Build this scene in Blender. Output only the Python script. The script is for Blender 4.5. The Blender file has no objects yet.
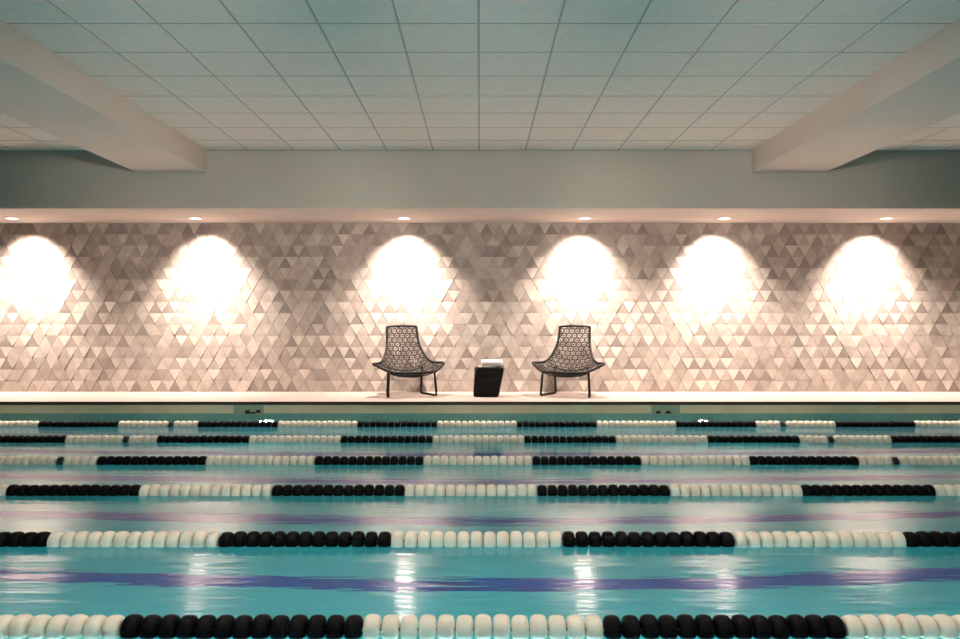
import bpy, bmesh, math, random
from mathutils import Vector, Matrix
random.seed(7)
C = bpy.context.scene.collection
PI = math.pi
CAMZ = 1.01
F = 764.0
# ---------------------------------------------------------------- helpers
def mat(name, col, rough=0.6, spec=0.5, noise=None, bump=None, emis=None, estr=0.0, metal=0.0):
    m = bpy.data.materials.new(name); m.use_nodes = True
    nt = m.node_tree; b = nt.nodes['Principled BSDF']
    b.inputs['Base Color'].default_value = (*col, 1)
    b.inputs['Roughness'].default_value = rough
    b.inputs['Specular IOR Level'].default_value = spec
    b.inputs['Metallic'].default_value = metal
    if emis:
        b.inputs['Emission Color'].default_value = (*emis, 1)
        b.inputs['Emission Strength'].default_value = estr
    tc = nt.nodes.new('ShaderNodeTexCoord')
    if noise:
        sc, amt = noise
        n = nt.nodes.new('ShaderNodeTexNoise'); n.inputs['Scale'].default_value = sc
        n.inputs['Detail'].default_value = 4
        nt.links.new(tc.outputs['Object'], n.inputs['Vector'])
        r = nt.nodes.new('ShaderNodeMapRange')
        r.inputs['From Min'].default_value = 0.3; r.inputs['From Max'].default_value = 0.7
        r.inputs['To Min'].default_value = 1 - amt; r.inputs['To Max'].default_value = 1 + amt * .4
        nt.links.new(n.outputs['Fac'], r.inputs['Value'])
        mx = nt.nodes.new('ShaderNodeVectorMath'); mx.operation = 'SCALE'
        mx.inputs[0].default_value = col
        nt.links.new(r.outputs[0], mx.inputs['Scale'])
        nt.links.new(mx.outputs[0], b.inputs['Base Color'])
    if bump:
        sc, st, ds = bump
        n2 = nt.nodes.new('ShaderNodeTexNoise'); n2.inputs['Scale'].default_value = sc
        nt.links.new(tc.outputs['Object'], n2.inputs['Vector'])
        bp = nt.nodes.new('ShaderNodeBump'); bp.inputs['Strength'].default_value = st
        bp.inputs['Distance'].default_value = ds
        nt.links.new(n2.outputs['Fac'], bp.inputs['Height'])
        nt.links.new(bp.outputs['Normal'], b.inputs['Normal'])
    return m

def obj(name, bm, mats, parent=None, smooth=False, loc=None):
    me = bpy.data.meshes.new(name)
    bmesh.ops.recalc_face_normals(bm, faces=bm.faces[:]) if not getattr(bm, 'keep', False) else None
    bm.to_mesh(me); bm.free()
    for m in (mats if isinstance(mats, (list, tuple)) else [mats]):
        me.materials.append(m)
    if smooth:
        for p in me.polygons: p.use_smooth = True
    o = bpy.data.objects.new(name, me); C.objects.link(o)
    if parent: o.parent = parent
    if loc: o.location = loc
    return o

def box(bm, x0, x1, y0, y1, z0, z1, mi=0):
    r = bmesh.ops.create_cube(bm, size=1)
    for v in r['verts']:
        v.co = Vector(((x0+x1)/2 + v.co.x*(x1-x0), (y0+y1)/2 + v.co.y*(y1-y0), (z0+z1)/2 + v.co.z*(z1-z0)))
    fs = set(f for v in r['verts'] for f in v.link_faces)
    for f in fs: f.material_index = mi
    return r['verts']

def boxobj(name, dims, m, parent=None, kind=None):
    bm = bmesh.new(); box(bm, *dims)
    o = obj(name, bm, m, parent)
    if kind: o['kind'] = kind
    return o

def tube(bm, pts, rad, n=8, closed=False):
    pts = [Vector(p) for p in pts]; rings = []; N = len(pts)
    up = None
    for i, p in enumerate(pts):
        if closed: t = pts[(i+1) % N] - pts[i-1]
        else: t = pts[min(i+1, N-1)] - pts[max(i-1, 0)]
        t.normalize()
        if up is None:
            up = Vector((0, 0, 1)) if abs(t.z) < .9 else Vector((0, 1, 0))
        a = t.cross(up); a.normalize(); b = a.cross(t); b.normalize(); up = b
        r = rad[i] if isinstance(rad, (list, tuple)) else rad
        rings.append([bm.verts.new(p + (a*math.cos(2*PI*k/n) + b*math.sin(2*PI*k/n))*r) for k in range(n)])
    for i in range(N if closed else N-1):
        A, B = rings[i], rings[(i+1) % N]
        for k in range(n):
            bm.faces.new((A[k], A[(k+1) % n], B[(k+1) % n], B[k]))
    if not closed:
        bm.faces.new(rings[0][::-1]); bm.faces.new(rings[-1])

def lathe_x(bm, prof, n=24):            # profile of (x, r), axis X
    rings = []
    for x, r in prof:
        rings.append([bm.verts.new((x, r*math.cos(2*PI*k/n), r*math.sin(2*PI*k/n))) for k in range(n)])
    for A, B in zip(rings, rings[1:]):
        for k in range(n): bm.faces.new((A[k], A[(k+1) % n], B[(k+1) % n], B[k]))
    return rings

def disc_ring(bm, r0, r1, z0, z1, n=32, mi=0):   # flat ring with thickness
    R = []
    for r, z in ((r0, z0), (r1, z0), (r1, z1), (r0, z1)):
        R.append([bm.verts.new((r*math.cos(2*PI*k/n), r*math.sin(2*PI*k/n), z)) for k in range(n)])
    for i in range(4):
        A, B = R[i], R[(i+1) % 4]
        for k in range(n):
            f = bm.faces.new((A[k], A[(k+1) % n], B[(k+1) % n], B[k])); f.material_index = mi

def disc(bm, r, z0, z1, n=32):
    bmesh.ops.create_cone(bm, cap_ends=True, segments=n, radius1=r, radius2=r, depth=abs(z1-z0),
                          matrix=Matrix.Translation((0, 0, (z0+z1)/2)))

def thing(name, label, cat, loc=(0,0,0), rotz=0, group=None):
    o = bpy.data.objects.new(name, None); C.objects.link(o)
    o.empty_display_size = .1
    o.location = loc; o.rotation_euler = (0, 0, rotz)
    o['label'] = label; o['category'] = cat
    if group: o['group'] = group
    return o

def tag(o, label, cat, group=None):
    o['label'] = label; o['category'] = cat
    if group: o['group'] = group
    return o

# ---------------------------------------------------------------- dimensions
HW = 12.0            # half width of the hall
YB = 11.4            # tiled wall
YE = 9.95            # edge of far deck, face of bulkhead
YN = 1.6             # near edge of the pool
YR = -5.0            # rear wall
ZC = 3.27            # ceiling
ZS = 2.514           # soffit
ZW = -0.245          # water
ZF = ZW - 1.30       # pool floor

# ---------------------------------------------------------------- materials
M_sage = mat('sage_paint', (.50, .47, .41), .75, .3, noise=(1.2, .05), bump=(60, .08, .01))
M_white = mat('soffit_paint', (.62, .53, .49), .75, .3, noise=(1.5, .04))
M_beam = mat('beam_paint', (.74, .64, .58), .6, .4, noise=(.8, .06))
M_side = mat('side_wall_paint', (.26, .21, .17), .8, .3, noise=(1, .05))
M_ctile = mat('ceiling_tile', (.88, .80, .74), .95, .1, noise=(14, .05), bump=(180, .25, .004))
M_grid = mat('ceiling_grid', (.42, .42, .38), .6, .3)
M_deck = mat('deck_stone', (.47, .385, .345), .55, .35, noise=(3, .06), bump=(90, .06, .004))
M_edge = mat('dark_edge_strip', (.035, .03, .025), .5, .4)
M_cope = mat('beige_gutter_face', (.86, .74, .52), .6, .4, noise=(4, .1))
M_band = mat('teal_waterline_tile', (.20, .46, .40), .35, .5, noise=(6, .12))
M_poolwall = mat('pool_plaster', (.22, .62, .66), .7, .2, noise=(2, .08))
M_poolfloor = mat('pool_floor_plaster', (.08, .56, .59), .7, .2, noise=(.7, .06))
M_stripe = mat('navy_lane_tile', (.003, .09, .36), .6, .3)
M_slate = mat('grey_slate', (.13, .13, .13), .5, .4, noise=(3, .1))
M_grout = mat('tile_grout', (.34, .30, .27), .9, .1)

# wall tile: tone attribute per tile
def tile_material():
    m = bpy.data.materials.new('triangle_stone_tile'); m.use_nodes = True
    nt = m.node_tree; b = nt.nodes['Principled BSDF']
    at = nt.nodes.new('ShaderNodeAttribute'); at.attribute_name = 'tone'
    ramp = nt.nodes.new('ShaderNodeValToRGB')
    cr = ramp.color_ramp
    cr.elements[0].position = 0; cr.elements[0].color = (.27, .225, .20, 1)
    cr.elements[1].position = 1; cr.elements[1].color = (.62, .54, .475, 1)
    e = cr.elements.new(.35); e.color = (.40, .34, .30, 1)
    e = cr.elements.new(.7); e.color = (.49, .425, .375, 1)
    nt.links.new(at.outputs['Fac'], ramp.inputs['Fac'])
    tc = nt.nodes.new('ShaderNodeTexCoord')
    n = nt.nodes.new('ShaderNodeTexNoise'); n.inputs['Scale'].default_value = 9; n.inputs['Detail'].default_value = 6
    nt.links.new(tc.outputs['Object'], n.inputs['Vector'])
    r = nt.nodes.new('ShaderNodeMapRange')
    r.inputs['From Min'].default_value = .3; r.inputs['From Max'].default_value = .7
    r.inputs['To Min'].default_value = .86; r.inputs['To Max'].default_value = 1.08
    nt.links.new(n.outputs['Fac'], r.inputs['Value'])
    mx = nt.nodes.new('ShaderNodeVectorMath'); mx.operation = 'SCALE'
    nt.links.new(ramp.outputs['Color'], mx.inputs[0]); nt.links.new(r.outputs[0], mx.inputs['Scale'])
    nt.links.new(mx.outputs[0], b.inputs['Base Color'])
    b.inputs['Roughness'].default_value = .55
    b.inputs['Specular IOR Level'].default_value = .35
    return m
M_tile = tile_material()

# ---------------------------------------------------------------- setting
def struct(name, dims, m): return boxobj(name, dims, m, kind='structure')

def triangle_wall():
    a = (ZS) / 15 * 2 / math.sqrt(3); h = ZS / 15; g = .0012
    rng = random.Random(11)
    verts = []; faces = []; tones = []; mi = []
    def quad_back():
        base = len(verts)
        verts.extend([(-HW, YB-.001, 0), (HW, YB-.001, 0), (HW, YB-.001, ZS), (-HW, YB-.001, ZS)])
        faces.append((base, base+1, base+2, base+3)); tones.append(.3); mi.append(1)
        base = len(verts)
        verts.extend([(-HW, YB+.15, 0), (HW, YB+.15, 0), (HW, YB+.15, ZS), (-HW, YB+.15, ZS)])
        faces.append((base, base+3, base+2, base+1)); tones.append(.3); mi.append(1)
    quad_back()
    X1 = HW - .02
    for r in range(15):
        z0 = r*h + g; z1 = (r+1)*h - g
        k0 = int(-X1/a) - 2
        for k in range(k0, -k0 + 2):
            xo = k*a + (r % 2)*a/2
            for up in (True, False):
                if up: tri = [(xo+1.7*g, z0), (xo+a-1.7*g, z0), (xo+a/2, z1 - g)]
                else: tri = [(xo+a/2+1.7*g, z1), (xo+a, z0 + g), (xo+a*1.5-1.7*g, z1)]
                if min(p[0] for p in tri) < -X1 or max(p[0] for p in tri) > X1: continue
                t = .009 + rng.uniform(0, .0015)
                d = abs(rng.gauss(0, .004)) + .0045
                if rng.random() < .22: d = -d*.3
                d = min(d, .0105)
                side = rng.uniform(-.001, .001)
                if up: ts = [t+side, t-side, t+d]
                else: ts = [t+side, t+d, t-side]
                tone = rng.random()
                tone = tone*.8 + (.0 if up else .2)  # inverted tiles lighter: relief shading from above put into the tone
                base = len(verts)
                for (x, z), tt in zip(tri, ts): verts.append((x, YB-tt, z))
                for (x, z) in tri: verts.append((x, YB, z))
                if up: order = (0, 1, 2)
                else: order = (0, 1, 2)
                faces.append(tuple(base+i for i in order))
                tones.append(tone); mi.append(0)
                for i in range(3):
                    j = (i+1) % 3
                    faces.append((base+i, base+3+i, base+3+j, base+j)); tones.append(tone*.8); mi.append(0)
    me = bpy.data.meshes.new('wall_back')
    me.from_pydata(verts, [], faces)
    me.materials.append(M_tile); me.materials.append(M_grout)
    for p, i in zip(me.polygons, mi): p.material_index = i
    at = me.attributes.new('tone', 'FLOAT', 'FACE')
    at.data.foreach_set('value', tones)
    me.update()
    bm = bmesh.new(); bm.from_mesh(me)
    bmesh.ops.recalc_face_normals(bm, faces=bm.faces[:])
    bm.to_mesh(me); bm.free()
    o = bpy.data.objects.new('wall_back', me); C.objects.link(o); o['kind'] = 'structure'
triangle_wall()

# bulkhead above the niche (front and soffit)
struct('wall_bulkhead', (-HW, HW, YE, YB+.15, ZS+.012, ZC), M_sage)
# soffit with round holes is not needed: the lamps sit on it
struct('trim_1', (-HW, HW, YE-.004, YB+.0, ZS, ZS+.012), M_white)

def ceiling():
    bm = bmesh.new()
    box(bm, -HW, HW, YR, YE, ZC+.03, ZC+.1, 1)
    t = .603; g = .009
    ys = [YE]; y = 9.41
    while y > YR: ys.append(y); y -= .61
    ys.append(YR)
    n = int(HW/t) + 1
    for i in range(-n, n):
        x0 = max(i*t - .01, -HW); x1 = min((i+1)*t - .01, HW)
        if x1 - x0 < .05: continue
        for ya, yb in zip(ys[1:], ys[:-1]):
            if yb - ya < .05: continue
            x0g, x1g, yag, ybg = x0+g*.75, x1-g*.75, ya+g*1.3, yb-g*1.3
            vs = [bm.verts.new(p) for p in ((x0g, yag, ZC+.006), (x1g, yag, ZC+.006), (x1g, ybg, ZC+.006), (x0g, ybg, ZC+.006))]
            b = .004
            ws = [bm.verts.new(p) for p in ((x0g+b, yag+b, ZC), (x1g-b, yag+b, ZC), (x1g-b, ybg-b, ZC), (x0g+b, ybg-b, ZC))]
            bm.faces.new(ws[::-1])
            for k in range(4): bm.faces.new((vs[k], vs[(k+1) % 4], ws[(k+1) % 4], ws[k]))
    # T bars a little above the tile faces
    for i in range(-n, n+1):
        x = i*t - .01
        if abs(x) < HW: box(bm, x-.012, x+.012, YR, YE, ZC+.003, ZC+.03, 1)
    for y in ys[1:-1]: box(bm, -HW, HW, y-.012, y+.012, ZC+.0015, ZC+.03, 1)
    o = obj('ceiling', bm, [M_ctile, M_grid]); o['kind'] = 'structure'
ceiling()

# beams
for i, (x0, x1) in enumerate(((-4.467, -3.555), (3.54, 4.49), (-11.9, -11.2), (11.2, 11.9))):
    bm = bmesh.new(); vs = box(bm, x0, x1, YR, YE, ZC-.287, ZC+.0)
    o = obj('trim_%d' % (i+2), bm, M_beam); o['kind'] = 'structure'

# far deck
bm = bmesh.new(); box(bm, -HW, HW, YE, YB+.15, -.04, 0)
o = obj('floor', bm, M_deck); o['kind'] = 'structure'
struct('trim_6', (-HW, HW, YE-.012, YE, -.042, -.004), M_edge)  # dark strip along the front edge of the deck
struct('trim_7', (-HW, HW, YE+.01, YE+.2, -.155, -.04), M_cope)
struct('trim_8', (-HW, HW, YE+.005, YE+.2, -.40, -.155), M_band)
struct('wall_pool_far', (-HW, HW, YE+.01, YE+.2, ZF-.1, -.40), M_poolwall)
struct('wall_pool_near', (-HW, HW, YN-.2, YN, ZF-.1, -.04), M_poolwall)
struct('wall_pool_left', (-HW, -HW+.8, YN, YE+.01, ZF-.1, -.04), M_poolwall)
struct('wall_pool_right', (HW-.8, HW, YN, YE+.01, ZF-.1, -.04), M_poolwall)
struct('floor_deck_near', (-HW, HW, YR, YN, -.04, 0), M_slate)
struct('wall_left', (-HW-.15, -HW, YR, YB+.15, -.04, ZC), M_side)
struct('wall_right', (HW, HW+.15, YR, YB+.15, -.04, ZC), M_side)
struct('wall_rear', (-HW, HW, YR-.15, YR, -.04, ZC), M_side)

# pool floor with navy lane lines
ROPES = [9.37, 8.14, 6.87, 5.64, 4.365, 3.11]
SHIFT = [0, .02, .018, -.03, .018, .05]
def pool_floor():
    bm = bmesh.new()
    centres = [7.50-1.26*3-1.26, 7.50-1.26*3, 7.50-1.26*2, 7.50-1.26, 7.50, 8.77]
    y = YN; w = .095
    cuts = []
    for c in centres:
        if c - w > YN: cuts.append((y, c-w, 0)); cuts.append((c-w, c+w, 1)); y = c+w
    cuts.append((y, YE+.01, 0))
    for y0, y1, m_ in cuts:
        f = bm.faces.new([bm.verts.new(p) for p in ((-HW+.8, y0, ZF), (HW-.8, y0, ZF), (HW-.8, y1, ZF), (-HW+.8, y1, ZF))])
        f.material_index = m_
    box(bm, -HW+.8, HW-.8, YN, YE+.01, ZF-.1, ZF-.005, 0)
    for f in bm.faces: f.normal_update()
    o = obj('floor_pool', bm, [M_poolfloor, M_stripe]); o['kind'] = 'structure'
pool_floor()

# water
def water():
    m = bpy.data.materials.new('pool_water'); m.use_nodes = True
    nt = m.node_tree; nt.nodes.remove(nt.nodes['Principled BSDF'])
    out = nt.nodes['Material Output']
    rf = nt.nodes.new('ShaderNodeBsdfRefraction'); rf.inputs['IOR'].default_value = 1.333
    rf.inputs['Roughness'].default_value = .03; rf.inputs['Color'].default_value = (.94, 1, 1, 1)
    gl = nt.nodes.new('ShaderNodeBsdfAnisotropic'); gl.inputs['Roughness'].default_value = .11
    fr = nt.nodes.new('ShaderNodeFresnel'); fr.inputs['IOR'].default_value = 1.7
    mix = nt.nodes.new('ShaderNodeMixShader')
    nt.links.new(fr.outputs[0], mix.inputs[0]); nt.links.new(rf.outputs[0], mix.inputs[1]); nt.links.new(gl.outputs[0], mix.inputs[2])
    nt.links.new(mix.outputs[0], out.inputs['Surface'])
    tc = nt.nodes.new('ShaderNodeTexCoord')
    def nz(sx, sy, scale, detail, dist, strength, prev=None):
        mp = nt.nodes.new('ShaderNodeMapping'); mp.inputs['Scale'].default_value = (sx, sy, 1)
        nt.links.new(tc.outputs['Object'], mp.inputs['Vector'])
        n = nt.nodes.new('ShaderNodeTexNoise'); n.inputs['Scale'].default_value = scale
        n.inputs['Detail'].default_value = detail
        nt.links.new(mp.outputs['Vector'], n.inputs['Vector'])
        bp = nt.nodes.new('ShaderNodeBump'); bp.inputs['Strength'].default_value = strength
        bp.inputs['Distance'].default_value = dist
        nt.links.new(n.outputs['Fac'], bp.inputs['Height'])
        if prev: nt.links.new(prev.outputs['Normal'], bp.inputs['Normal'])
        return bp
    a = nz(.30, 1.5, 1.0, 1, .017, 1)
    c = nz(.8, 6, 2.2, 2, .0034, 1, a)
    for b in (rf, gl, fr): nt.links.new(c.outputs['Normal'], b.inputs['Normal'])
    bm = bmesh.new()
    f = bm.faces.new([bm.verts.new(p) for p in ((-HW+.8, YN, ZW), (HW-.8, YN, ZW), (HW-.8, YE+.005, ZW), (-HW+.8, YE+.005, ZW))])
    o = obj('pool_water', bm, m); o['kind'] = 'structure'
    if o.data.polygons[0].normal.z < 0: o.data.flip_normals()
    return o
water()

# ---------------------------------------------------------------- lane ropes
M_fw = mat('cream_float_plastic', (.92, .83, .70), .35, .5, noise=(20, .04))
M_fb = mat('black_float_plastic', (.003, .003, .004), .5, .1)
M_fm = mat('charcoal_float_plastic', (.015, .015, .018), .5, .25)
M_cable = mat('steel_cable', (.35, .36, .36), .4, .5, metal=.8)
PITCH = .075
def float_mesh(name, m, wd=.068, rad=.058):
    bm = bmesh.new(); h = wd/2
    prof = [(-h+.010, .009), (-h+.004, .018), (-h, .026), (-h, rad-.024), (-h+.002, rad-.015), (-h+.006, rad-.008),
            (-h+.012, rad-.0035), (-h+.020, rad-.001), (-h*.2, rad), (h*.2, rad), (h-.020, rad-.001), (h-.012, rad-.0035), (h-.006, rad-.008), (h-.002, rad-.015),
            (h, rad-.024), (h, .026), (h-.004, .018), (h-.010, .009)]
    rings = lathe_x(bm, prof, 28)
    A, B = rings[0], rings[-1]
    for k in range(28): bm.faces.new((A[k], B[k], B[(k+1) % 28], A[(k+1) % 28]))   # bore for the cable
    o = obj(name, bm, m, smooth=True)
    me = o.data
    bpy.data.objects.remove(o)
    try: me.set_sharp_from_angle(angle=R(50))
    except Exception: pass
    return me
R = math.radians
F_white = float_mesh('float', M_fw); F_black = float_mesh('float', M_fb); F_mark = float_mesh('float', M_fm, .046, .053)
X0 = -3.45
SPAN = (HW-.8)
where = ['farthest lane rope, closest to the far pool wall', 'second lane rope out from the far pool wall',
         'third lane rope out from the far pool wall', 'third nearest lane rope, just ahead of mid pool',
         'second nearest lane rope, behind the bottom one', 'nearest lane rope along the bottom of the view']
for ri, yr in enumerate(ROPES):
    t = thing('lane_rope', 'black and cream disc float ' + where[ri], 'lane rope', (0, yr, ZW+.011), 0, 'lane ropes across the pool')
    bm = bmesh.new(); tube(bm, [(-SPAN, 0, 0), (0, 0, 0), (SPAN, 0, 0)], .007, 8)
    obj('cable', bm, M_cable, t)
    lim = int((SPAN - .15)/PITCH)
    idx = [i for i in range(-int((X0+SPAN-.15)/PITCH)-0, int((SPAN-.15-X0)/PITCH)) if abs(X0+(i+.5)*PITCH) < SPAN-.1]
    order = sorted(idx, key=lambda i: abs(X0+(i+.5)*PITCH))
    near = set(order[:98]); rest = bmesh.new(); rest_n = 0
    rng = random.Random(ri)
    for i in idx:
        x = X0 + SHIFT[ri] + (i+.5)*PITCH
        black = (i % 26) < 13
        marker = i in (-5, 95)
        me = F_mark if marker else (F_black if black else F_white)
        rot = rng.uniform(-.035, .035); dz = rng.uniform(-.002, .002)
        if i in near:
            o = bpy.data.objects.new('float', me); C.objects.link(o); o.parent = t
            o.location = (x, 0, dz); o.rotation_euler = (rng.uniform(0, 6), 0, rot)
        else:
            tmp = bmesh.new(); tmp.from_mesh(me)
            for f in tmp.faces: f.material_index = 2 if marker else (1 if black else 0)
            tmp.transform(Matrix.Translation((x, 0, dz)) @ Matrix.Rotation(rot, 4, 'Z'))
            tm = bpy.data.meshes.new('tmp'); tmp.to_mesh(tm); tmp.free()
            rest.from_mesh(tm); bpy.data.meshes.remove(tm)
    ro = obj('floats_row', rest, [M_fw, M_fb, M_fm], t, smooth=True); ro['kind'] = 'stuff'

# ---------------------------------------------------------------- depth markers
M_plate = mat('pale_green_plate', (.36, .45, .34), .5, .4)
M_ink = mat('dark_marker_ink', (.02, .025, .012), .5, .3)
for px0, px1, glyphs, lab in ((233.5, 263.5, ((245, 250.3, 410.0, 414.2), (250.3, 256, 412.0, 413.8), (256, 260.5, 409.8, 413.2)), 'pale green depth marker plate on the left of the pool edge'),
                         (651.5, 680, ((655.8, 660.8, 410.8, 414), (665.5, 671, 410.8, 414)), 'pale green depth marker plate on the right of the pool edge')):
    s = (YE)/F
    xa, xb = (px0-480)*s, (px1-480)*s
    t = thing('depth_marker', lab, 'sign', ((xa+xb)/2, YE+.004, -.11))
    w = (xb-xa)/2
    bm = bmesh.new(); box(bm, -w, w, -.004, .006, -.062, .062)
    bmesh.ops.bevel(bm, geom=bm.edges[:], offset=.0015, segments=1, affect='EDGES')
    obj('plate', bm, M_plate, t)
    for a, b, c, d in glyphs:
        bm = bmesh.new()
        xg0, xg1 = (a-480)*s-(xa+xb)/2, (b-480)*s-(xa+xb)/2
        zg0, zg1 = CAMZ-(d-324)*s+.11, CAMZ-(c-324)*s+.11
        # blocky digit-like mark: two uprights and a crossing bar
        box(bm, xg0, xg1, -.0075, -.004, zg0+(zg1-zg0)*.1, zg0+(zg1-zg0)*.55)
        box(bm, xg0+(xg1-xg0)*.1, xg1-(xg1-xg0)*.1, -.0070, -.004, zg0+(zg1-zg0)*.5, zg1)
        obj('marking', bm, M_ink, t)

# ---------------------------------------------------------------- downlights
M_ring = mat('downlight_trim', (.8, .74, .7), .4, .5)
M_lens = mat('downlight_lens', (.9, .9, .9), .3, .5, emis=(1, .86, .76), estr=5)
DLX = [(-9.2, 'beyond the left end of view'), (-6.66, 'over the leftmost bright scallop'), (-4.05, 'over the second bright scallop from the left'),
       (-1.08, 'above the left woven chair'), (1.49, 'above the right woven chair'),
       (3.48, 'over the second bright scallop from the right'), (5.78, 'over the rightmost complete scallop'), (8.35, 'beyond the right end of view')]
YL = 10.87
for x, w in DLX:
    t = thing('recessed_downlight', 'small round white recessed downlight in the soffit ' + w, 'ceiling light', (x, YL, ZS), 0, 'downlights along the soffit')
    bm = bmesh.new(); disc_ring(bm, .072, .095, -.006, 0)
    obj('trim_ring', bm, M_ring, t, smooth=False)
    bm = bmesh.new(); disc(bm, .072, -.003, 0)
    obj('lens', bm, M_lens, t)
    for nm, pw, size, blend, ang, rad in (('wall_wash', 345, 94, 1.0, 30, .03), ('spill', 380, 130, 1.0, -9, .12)):
        L = bpy.data.lights.new(nm, 'SPOT'); L.energy = pw; L.color = (1, .84, .73)
        L.spot_size = R(size); L.spot_blend = blend; L.shadow_soft_size = rad
        lo = bpy.data.objects.new(nm, L); C.objects.link(lo); lo.parent = t
        lo.location = (0, 0, -.045)
        lo.rotation_euler = (R(ang), 0, 0)

# ---------------------------------------------------------------- underwater pool lights: far pair seen, the others added as fill
M_pring = mat('pool_light_ring', (.6, .62, .62), .3, .5, metal=.7)
M_plens_added = mat('added_pool_light_lens', (.9, .95, .95), .3, .5, emis=(.62, .95, 1.0), estr=360)
M_plens_far = mat('far_pool_light_lens', (.9, .95, .95), .3, .5, emis=(.75, .97, 1.0), estr=60)
def pool_light(x, y, rz, lab, z=ZW-.115):
    t = thing('pool_light', lab, 'pool light', (x, y, z), rz, 'underwater pool lights')
    bm = bmesh.new(); disc_ring(bm, .11, .135, 0, .018)
    bm.transform(Matrix.Rotation(R(90), 4, 'X'))
    obj('bezel', bm, M_pring, t)
    bm = bmesh.new(); disc(bm, .11, 0, .012)
    bm.transform(Matrix.Rotation(R(90), 4, 'X'))
    obj('lens', bm, M_plens_far if y > 9 else M_plens_added, t)
pool_light(-2.76, YE+.005, 0, 'round underwater pool light under the left depth marker')
pool_light(2.90, YE+.005, 0, 'round underwater pool light under the right depth marker')
for x, l in ((-2.6, 'left one'), (0, 'centre one'), (2.6, 'right one')):  # unseen lamps added to light the pool floor from the near side
    pool_light(x, YN, PI, 'added underwater fill light in the near pool wall, ' + l, ZW-.45)
for s, l in ((-1, 'left'), (1, 'right')):  # unseen side lamps, likewise added to brighten the pool
    pool_light(s*(HW-.8), 5.6, (R(90) if s < 0 else R(-90)), 'added underwater fill light in the %s pool side wall' % l, ZW-.45)

# ---------------------------------------------------------------- unseen ceiling panels added to brighten the floats (behind and above the camera)
M_frame = mat('fill_panel_frame', (.8, .8, .78), .4, .5)
M_diff = mat('fill_panel_diffuser', (.9, .9, .9), .5, .4, emis=(1, .87, .74), estr=46)
for x, y, l in ((-1.5, 3.6, 'left, over the near lanes'), (1.5, 3.6, 'right, over the near lanes'),
                (-2.1, -.6, 'left, over the near deck'), (2.1, -.6, 'right, over the near deck')):
    t = thing('added_fill_panel', 'added flat square ceiling fill panel ' + l, 'ceiling light', (x, y, ZC), 0, 'added ceiling fill panels')
    bm = bmesh.new()
    box(bm, -.30, .30, -.30, -.27, -.012, 0); box(bm, -.30, .30, .27, .30, -.012, 0)
    box(bm, -.30, -.27, -.27, .27, -.012, 0); box(bm, .27, .30, -.27, .27, -.012, 0)
    obj('frame', bm, M_frame, t)
    bm = bmesh.new(); box(bm, -.27, .27, -.27, .27, -.008, -.002)
    obj('diffuser', bm, M_diff, t)

# ---------------------------------------------------------------- unseen spotlights added behind the camera to brighten bulkhead and ceiling
M_head = mat('fill_spot_housing', (.5, .5, .48), .4, .5)
M_hl = mat('fill_spot_lens', (.9, .9, .9), .4, .5, emis=(1, .9, .8), estr=6)
for x, l, yaw in ((-.8, 'left', 13), (0, 'middle', 0), (.8, 'right', -13)):
    t = thing('added_fill_spot', 'added small grey fill spotlight aimed at the far deck, %s one' % l, 'ceiling light', (x, -.6, ZC), 0, 'added fill spotlights')
    bm = bmesh.new(); disc(bm, .06, -.02, 0); obj('canopy', bm, M_head, t)
    bm = bmesh.new(); tube(bm, [(0, 0, -.02), (0, 0, -.98)], .01, 10); obj('stem', bm, M_head, t)
    bm = bmesh.new(); tube(bm, [(0, -.09, -1.005), (0, -.07, -1.006), (0, .05, -1.02), (0, .07, -1.022)], [.03, .045, .055, .055], 20); obj('housing', bm, M_head, t)
    bm = bmesh.new(); tube(bm, [(0, .0715, -1.022), (0, .076, -1.0225)], .046, 20); obj('lens', bm, M_hl, t)
    L = bpy.data.lights.new('fill_beam', 'SPOT'); L.energy = 1100; L.color = (1, .86, .76); L.spot_size = R(30); L.spot_blend = 1; L.shadow_soft_size = .12
    lo = bpy.data.objects.new('fill_beam', L); C.objects.link(lo); lo.parent = t
    lo.location = (0, .10, -1.025); lo.rotation_euler = (R(90), 0, R(yaw))

# ---------------------------------------------------------------- woven chairs
M_weave = mat('brown_black_woven_cord', (.014, .010, .008), .6, .35, noise=(60, .3))
M_tubec = mat('charcoal_chair_tube', (.006, .005, .005), .5, .3)
ROWS = [  # w, centre(y,z), edge(y,z)
 (.222, (.36, .972), (.355, .972)),
 (.226, (.335, .86), (.325, .86)),
 (.236, (.30, .74), (.28, .745)),
 (.264, (.25, .62), (.215, .635)),
 (.318, (.18, .47), (.13, .52)),
 (.395, (.07, .335), (.05, .464)),
 (.508, (-.06, .285), (-.06, .456)),
 (.440, (-.19, .285), (-.18, .415)),
 (.355, (-.30, .315), (-.28, .37)),
 (.300, (-.36, .345), (-.345, .352))]
def cat(a, b, c, d, t):
    return .5*((2*b) + (-a+c)*t + (2*a-5*b+4*c-d)*t*t + (-a+3*b-3*c+d)*t*t*t)
def row(s):
    n = len(ROWS)-1; s = max(0, min(n-1e-6, s)); i = int(s); t = s-i
    q = [ROWS[max(0, min(n, i+k))] for k in (-1, 0, 1, 2)]
    def g(f): return cat(*[f(r) for r in q], t)
    return (g(lambda r: r[0]), g(lambda r: r[1][0]), g(lambda r: r[1][1]), g(lambda r: r[2][0]), g(lambda r: r[2][1]))
NS = len(ROWS)-1
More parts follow.
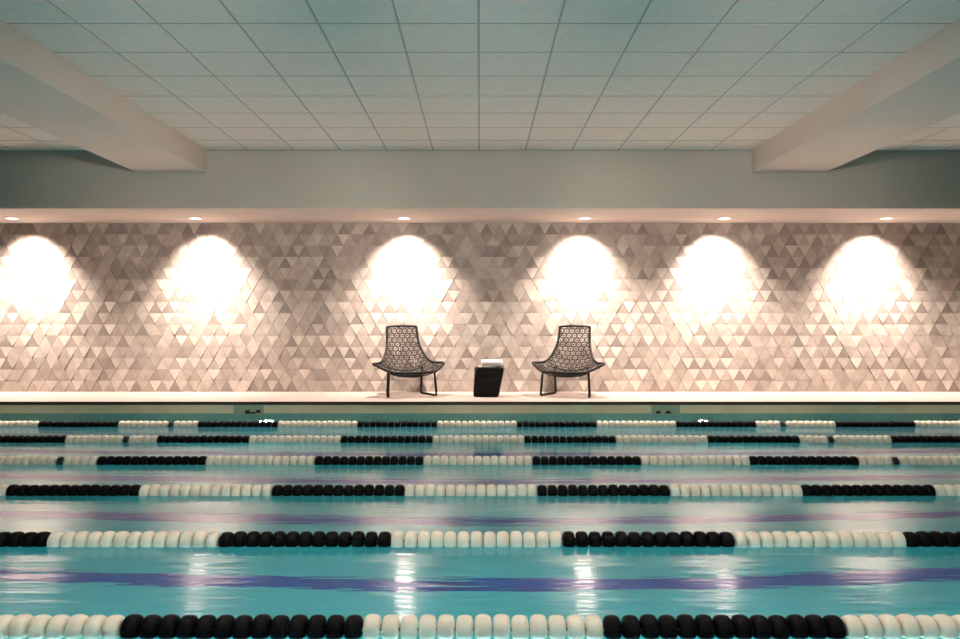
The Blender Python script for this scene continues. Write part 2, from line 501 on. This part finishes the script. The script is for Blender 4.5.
# arc length table
tab = [(0, 0)]; L_ = 0; pr = row(0)
for k in range(1, 181):
    q = row(NS*k/180); L_ += math.hypot(q[1]-pr[1], q[2]-pr[2]); tab.append((L_, NS*k/180)); pr = q
def s_of(L):
    for (a, sa), (b, sb) in zip(tab, tab[1:]):
        if L <= b: return sa + (sb-sa)*(L-a)/max(b-a, 1e-9)
    return NS
def shell(X, L):
    w, cy, cz, ey, ez = row(s_of(L))
    u = max(-1, min(1, X/w)); k = abs(u)**2.2
    return Vector((w*u, cy+(ey-cy)*k, cz+(ez-cz)*k)), abs(X) <= w*1.0
def make_chair(name, label):
    t = thing(name, label, 'chair')
    bm = bmesh.new(); sp = .078; r = .036; cr = .0062
    rowh = sp*.866; nrow = int(L_/rowh)+1
    for j in range(nrow+1):
        Lc = j*rowh
        for i in range(-10, 11):
            Xc = (i + (.5 if j % 2 else 0))*sp
            p, ok = shell(Xc, min(Lc, L_))
            w = row(s_of(min(Lc, L_)))[0]
            if abs(Xc) > w+.012: continue
            pts = []
            for k in range(12):
                a = 2*PI*k/12
                pp, _ = shell(Xc+r*math.cos(a), max(0, min(L_, Lc+r*math.sin(a))))
                pts.append(pp)
            if (pts[0]-pts[6]).length > .004:
                ok2 = all((pts[k]-pts[(k+1) % 12]).length > 1e-5 for k in range(12))
                if not ok2: pts = [pp for k, pp in enumerate(pts) if (pp-pts[k-1]).length > 1e-5]
                if len(pts) > 3: tube(bm, pts, cr, 5, closed=True)
            for a in ((PI/6, PI*2/3) if (i+j) % 2 else (PI/2, 0)):      # star strands inside each ring
                q0, _ = shell(Xc-r*1.05*math.cos(a), max(0, min(L_, Lc-r*1.05*math.sin(a))))
                q1, _ = shell(Xc+r*1.05*math.cos(a), max(0, min(L_, Lc+r*1.05*math.sin(a))))
                if (q0-q1).length > .01 and abs(Xc) < w: tube(bm, [q0, (q0+q1)/2+Vector((0, -.003, 0)), q1], cr*.72, 4)
    obj('woven_shell', bm, M_weave, t, smooth=True)
    # rim tube round the whole shell
    bm = bmesh.new(); pts = []
    for k in range(0, 91):
        w, cy, cz, ey, ez = row(NS*k/90); pts.append(Vector((w, ey, ez)))
    w, cy, cz, ey, ez = row(NS)
    front = [Vector((w*u, cy+(ey-cy)*abs(u)**2.2, cz+(ez-cz)*abs(u)**2.2 - .004)) for u in [.85, .6, .3, 0, -.3, -.6, -.85]]
    left = [Vector((-p.x, p.y, p.z)) for p in pts[::-1]]
    w, cy, cz, ey, ez = row(0)
    top = [Vector((w*u, cy, cz+.012*(1-u*u))) for u in [-.8, -.4, 0, .4, .8]]
    tube(bm, pts+front+left+top, .018, 8, closed=True)
    obj('rim_frame', bm, M_tubec, t, smooth=True)
    # inner supports: back rails running into the seat, seat rail beneath
    bm = bmesh.new()
    for s in (-1, 1):
        p2 = []
        for k in range(0, 25):
            ss = 2.0 + 4.6*k/24; w, cy, cz, ey, ez = row(ss)
            X = min(w, .222 + max(0, ss-2)*.052); u = X/w; kk = u**2.2
            p2.append(Vector((s*X, cy+(ey-cy)*kk+.004, cz+(ez-cz)*kk-.006)))
        tube(bm, p2, .0105, 8)
    tube(bm, [(-.33, -.2, .335), (-.2, -.235, .292), (0, -.25, .276), (.2, -.235, .292), (.33, -.2, .335)], .010, 8)
    tube(bm, [(-.25, .13, .40), (-.12, .10, .355), (0, .10, .345), (.12, .10, .355), (.25, .13, .40)], .010, 8)
    obj('support_rail', bm, M_tubec, t, smooth=True)
    for s in (-1, 1):
        bm = bmesh.new()
        P = [Vector((s*.325, -.22, .345)), Vector((s*.345, -.262, .03)), Vector((s*.25, .215, .014)), Vector((s*.245, .135, .40))]
        def arc(a, b, c, r_):
            d0 = (a-b).normalized(); d1 = (c-b).normalized()
            return [b+d0*r_, b+(d0+d1)*r_*.3, b+d1*r_]
        P[1].z = .012
        path = [P[0], P[0].lerp(P[1], .5)] + arc(P[0], P[1], P[2], .03) + [P[1].lerp(P[2], .5)] + arc(P[1], P[2], P[3], .03) + [P[2].lerp(P[3], .5), P[3]]
        for p in path: p.z = max(p.z, .0168)
        tube(bm, path, .0165, 10)
        obj('leg', bm, M_tubec, t, smooth=True)
    return t
def copy_tree(o, parent=None):
    c = o.copy(); C.objects.link(c)
    if parent: c.parent = parent
    for ch in list(o.children): copy_tree(ch, c)
    return c
ch = make_chair('woven_lounge_chair', 'dark woven lounge chair left of the black stool, turned towards it')
ch['group'] = 'woven lounge chairs on the far deck'
c2 = copy_tree(ch)
c2['label'] = 'dark woven lounge chair right of the black stool, turned towards it'
ch.location = (-1.02, 10.80, 0); ch.rotation_euler.z = R(20)
c2.location = (1.26, 10.80, 0); c2.rotation_euler.z = R(-20)

# ---------------------------------------------------------------- stool and towel
M_stool = mat('black_lacquer', (.004, .003, .003), .5, .15, bump=(40, .03, .004))
def stool():
    bm = bmesh.new()
    lv = [(0.0, .170, .165, -5, -.022), (.05, .178, .175, -4, -.020), (.20, .190, .185, 0, -.010), (.34, .192, .185, 4, .006), (.405, .190, .18, 6, .012)]
    rings = []
    for z, hx, hy, tw, ox in lv:
        ring = []
        for sx, sy in ((-1, -1), (1, -1), (1, 1), (-1, 1)):
            v = Matrix.Rotation(R(tw), 3, 'Z') @ Vector((sx*hx, sy*hy, 0)); ring.append(bm.verts.new((v.x+ox, v.y, z)))
        rings.append(ring)
    for A, B in zip(rings, rings[1:]):
        for k in range(4): bm.faces.new((A[k], A[(k+1) % 4], B[(k+1) % 4], B[k]))
    bm.faces.new(rings[0][::-1]); bm.faces.new(rings[-1])
    bmesh.ops.recalc_face_normals(bm, faces=bm.faces[:])
    bmesh.ops.bevel(bm, geom=[e for e in bm.edges], offset=.012, segments=3, affect='EDGES', clamp_overlap=True)
    o = obj('side_stool', bm, M_stool, loc=(.115, 10.72, 0))
    tag(o, 'black faceted block stool between the two woven chairs', 'stool')
stool()
M_towel = mat('white_terry_towel', (.86, .82, .78), .95, .1, noise=(80, .08), bump=(220, .6, .004))
def towel():
    bm = bmesh.new()
    # spiral roll, flattened, axis along X, with a loose end hanging on the left
    turns = 2.6; n = 90; th = .011
    outer = []; inner = []
    for k in range(n+1):
        a = 2*PI*turns*k/n; r = .012 + .046*k/n
        outer.append((r*math.cos(a)*1.35, r*math.sin(a)))
        inner.append(((r-th)*math.cos(a)*1.35, (r-th)*math.sin(a)))
    xs = [-.15, -.147, -.08, 0, .08, .147, .15]
    cols = []
    for xi, x in enumerate(xs):
        sh = .92 if xi in (0, 6) else 1 + .03*math.sin(x*40)
        cols.append(([bm.verts.new((x, y*sh, z*sh)) for y, z in outer], [bm.verts.new((x, y*sh, z*sh)) for y, z in inner]))
    for (A, B), (A2, B2) in zip(cols, cols[1:]):
        for k in range(n):
            bm.faces.new((A[k], A[k+1], A2[k+1], A2[k])); bm.faces.new((B[k], B2[k], B2[k+1], B[k+1]))
        bm.faces.new((A[n], B[n], B2[n], A2[n])); bm.faces.new((A[0], A2[0], B2[0], B[0]))
    for A, B in (cols[0], cols[-1]):
        for k in range(n): bm.faces.new((A[k], B[k], B[k+1], A[k+1]))
    # folded corner peeking out under the roll on the left
    vs = box(bm, -.19, .05, -.06, .05, -.056, -.034)
    es = list(set(e for v in vs for e in v.link_edges))
    bmesh.ops.bevel(bm, geom=es, offset=.008, segments=3, affect='EDGES')
    o = obj('rolled_towel', bm, M_towel, smooth=True, loc=(.165, 10.70, .405+.056))
    o.rotation_euler.z = R(4)
    tag(o, 'white rolled towel lying on top of the black stool', 'towel')
towel()

# ---------------------------------------------------------------- world, camera, view
w = bpy.data.worlds.new('World'); bpy.context.scene.world = w; w.use_nodes = True
w.node_tree.nodes['Background'].inputs['Color'].default_value = (.5, .6, .55, 1)
w.node_tree.nodes['Background'].inputs['Strength'].default_value = .1
cd = bpy.data.cameras.new('camera'); cam = bpy.data.objects.new('camera', cd); C.objects.link(cam)
cam.location = (0, 0, CAMZ); cam.rotation_euler = (R(90), 0, 0)
cd.sensor_width = 36; cd.lens = F/960*36; cd.shift_y = 4.5/960
cd.clip_end = 100
sc = bpy.context.scene; sc.camera = cam
vs_ = sc.view_settings; vs_.view_transform = 'Standard'; vs_.look = 'None'; vs_.gamma = 1; vs_.exposure = .3
vs_.use_curve_mapping = False
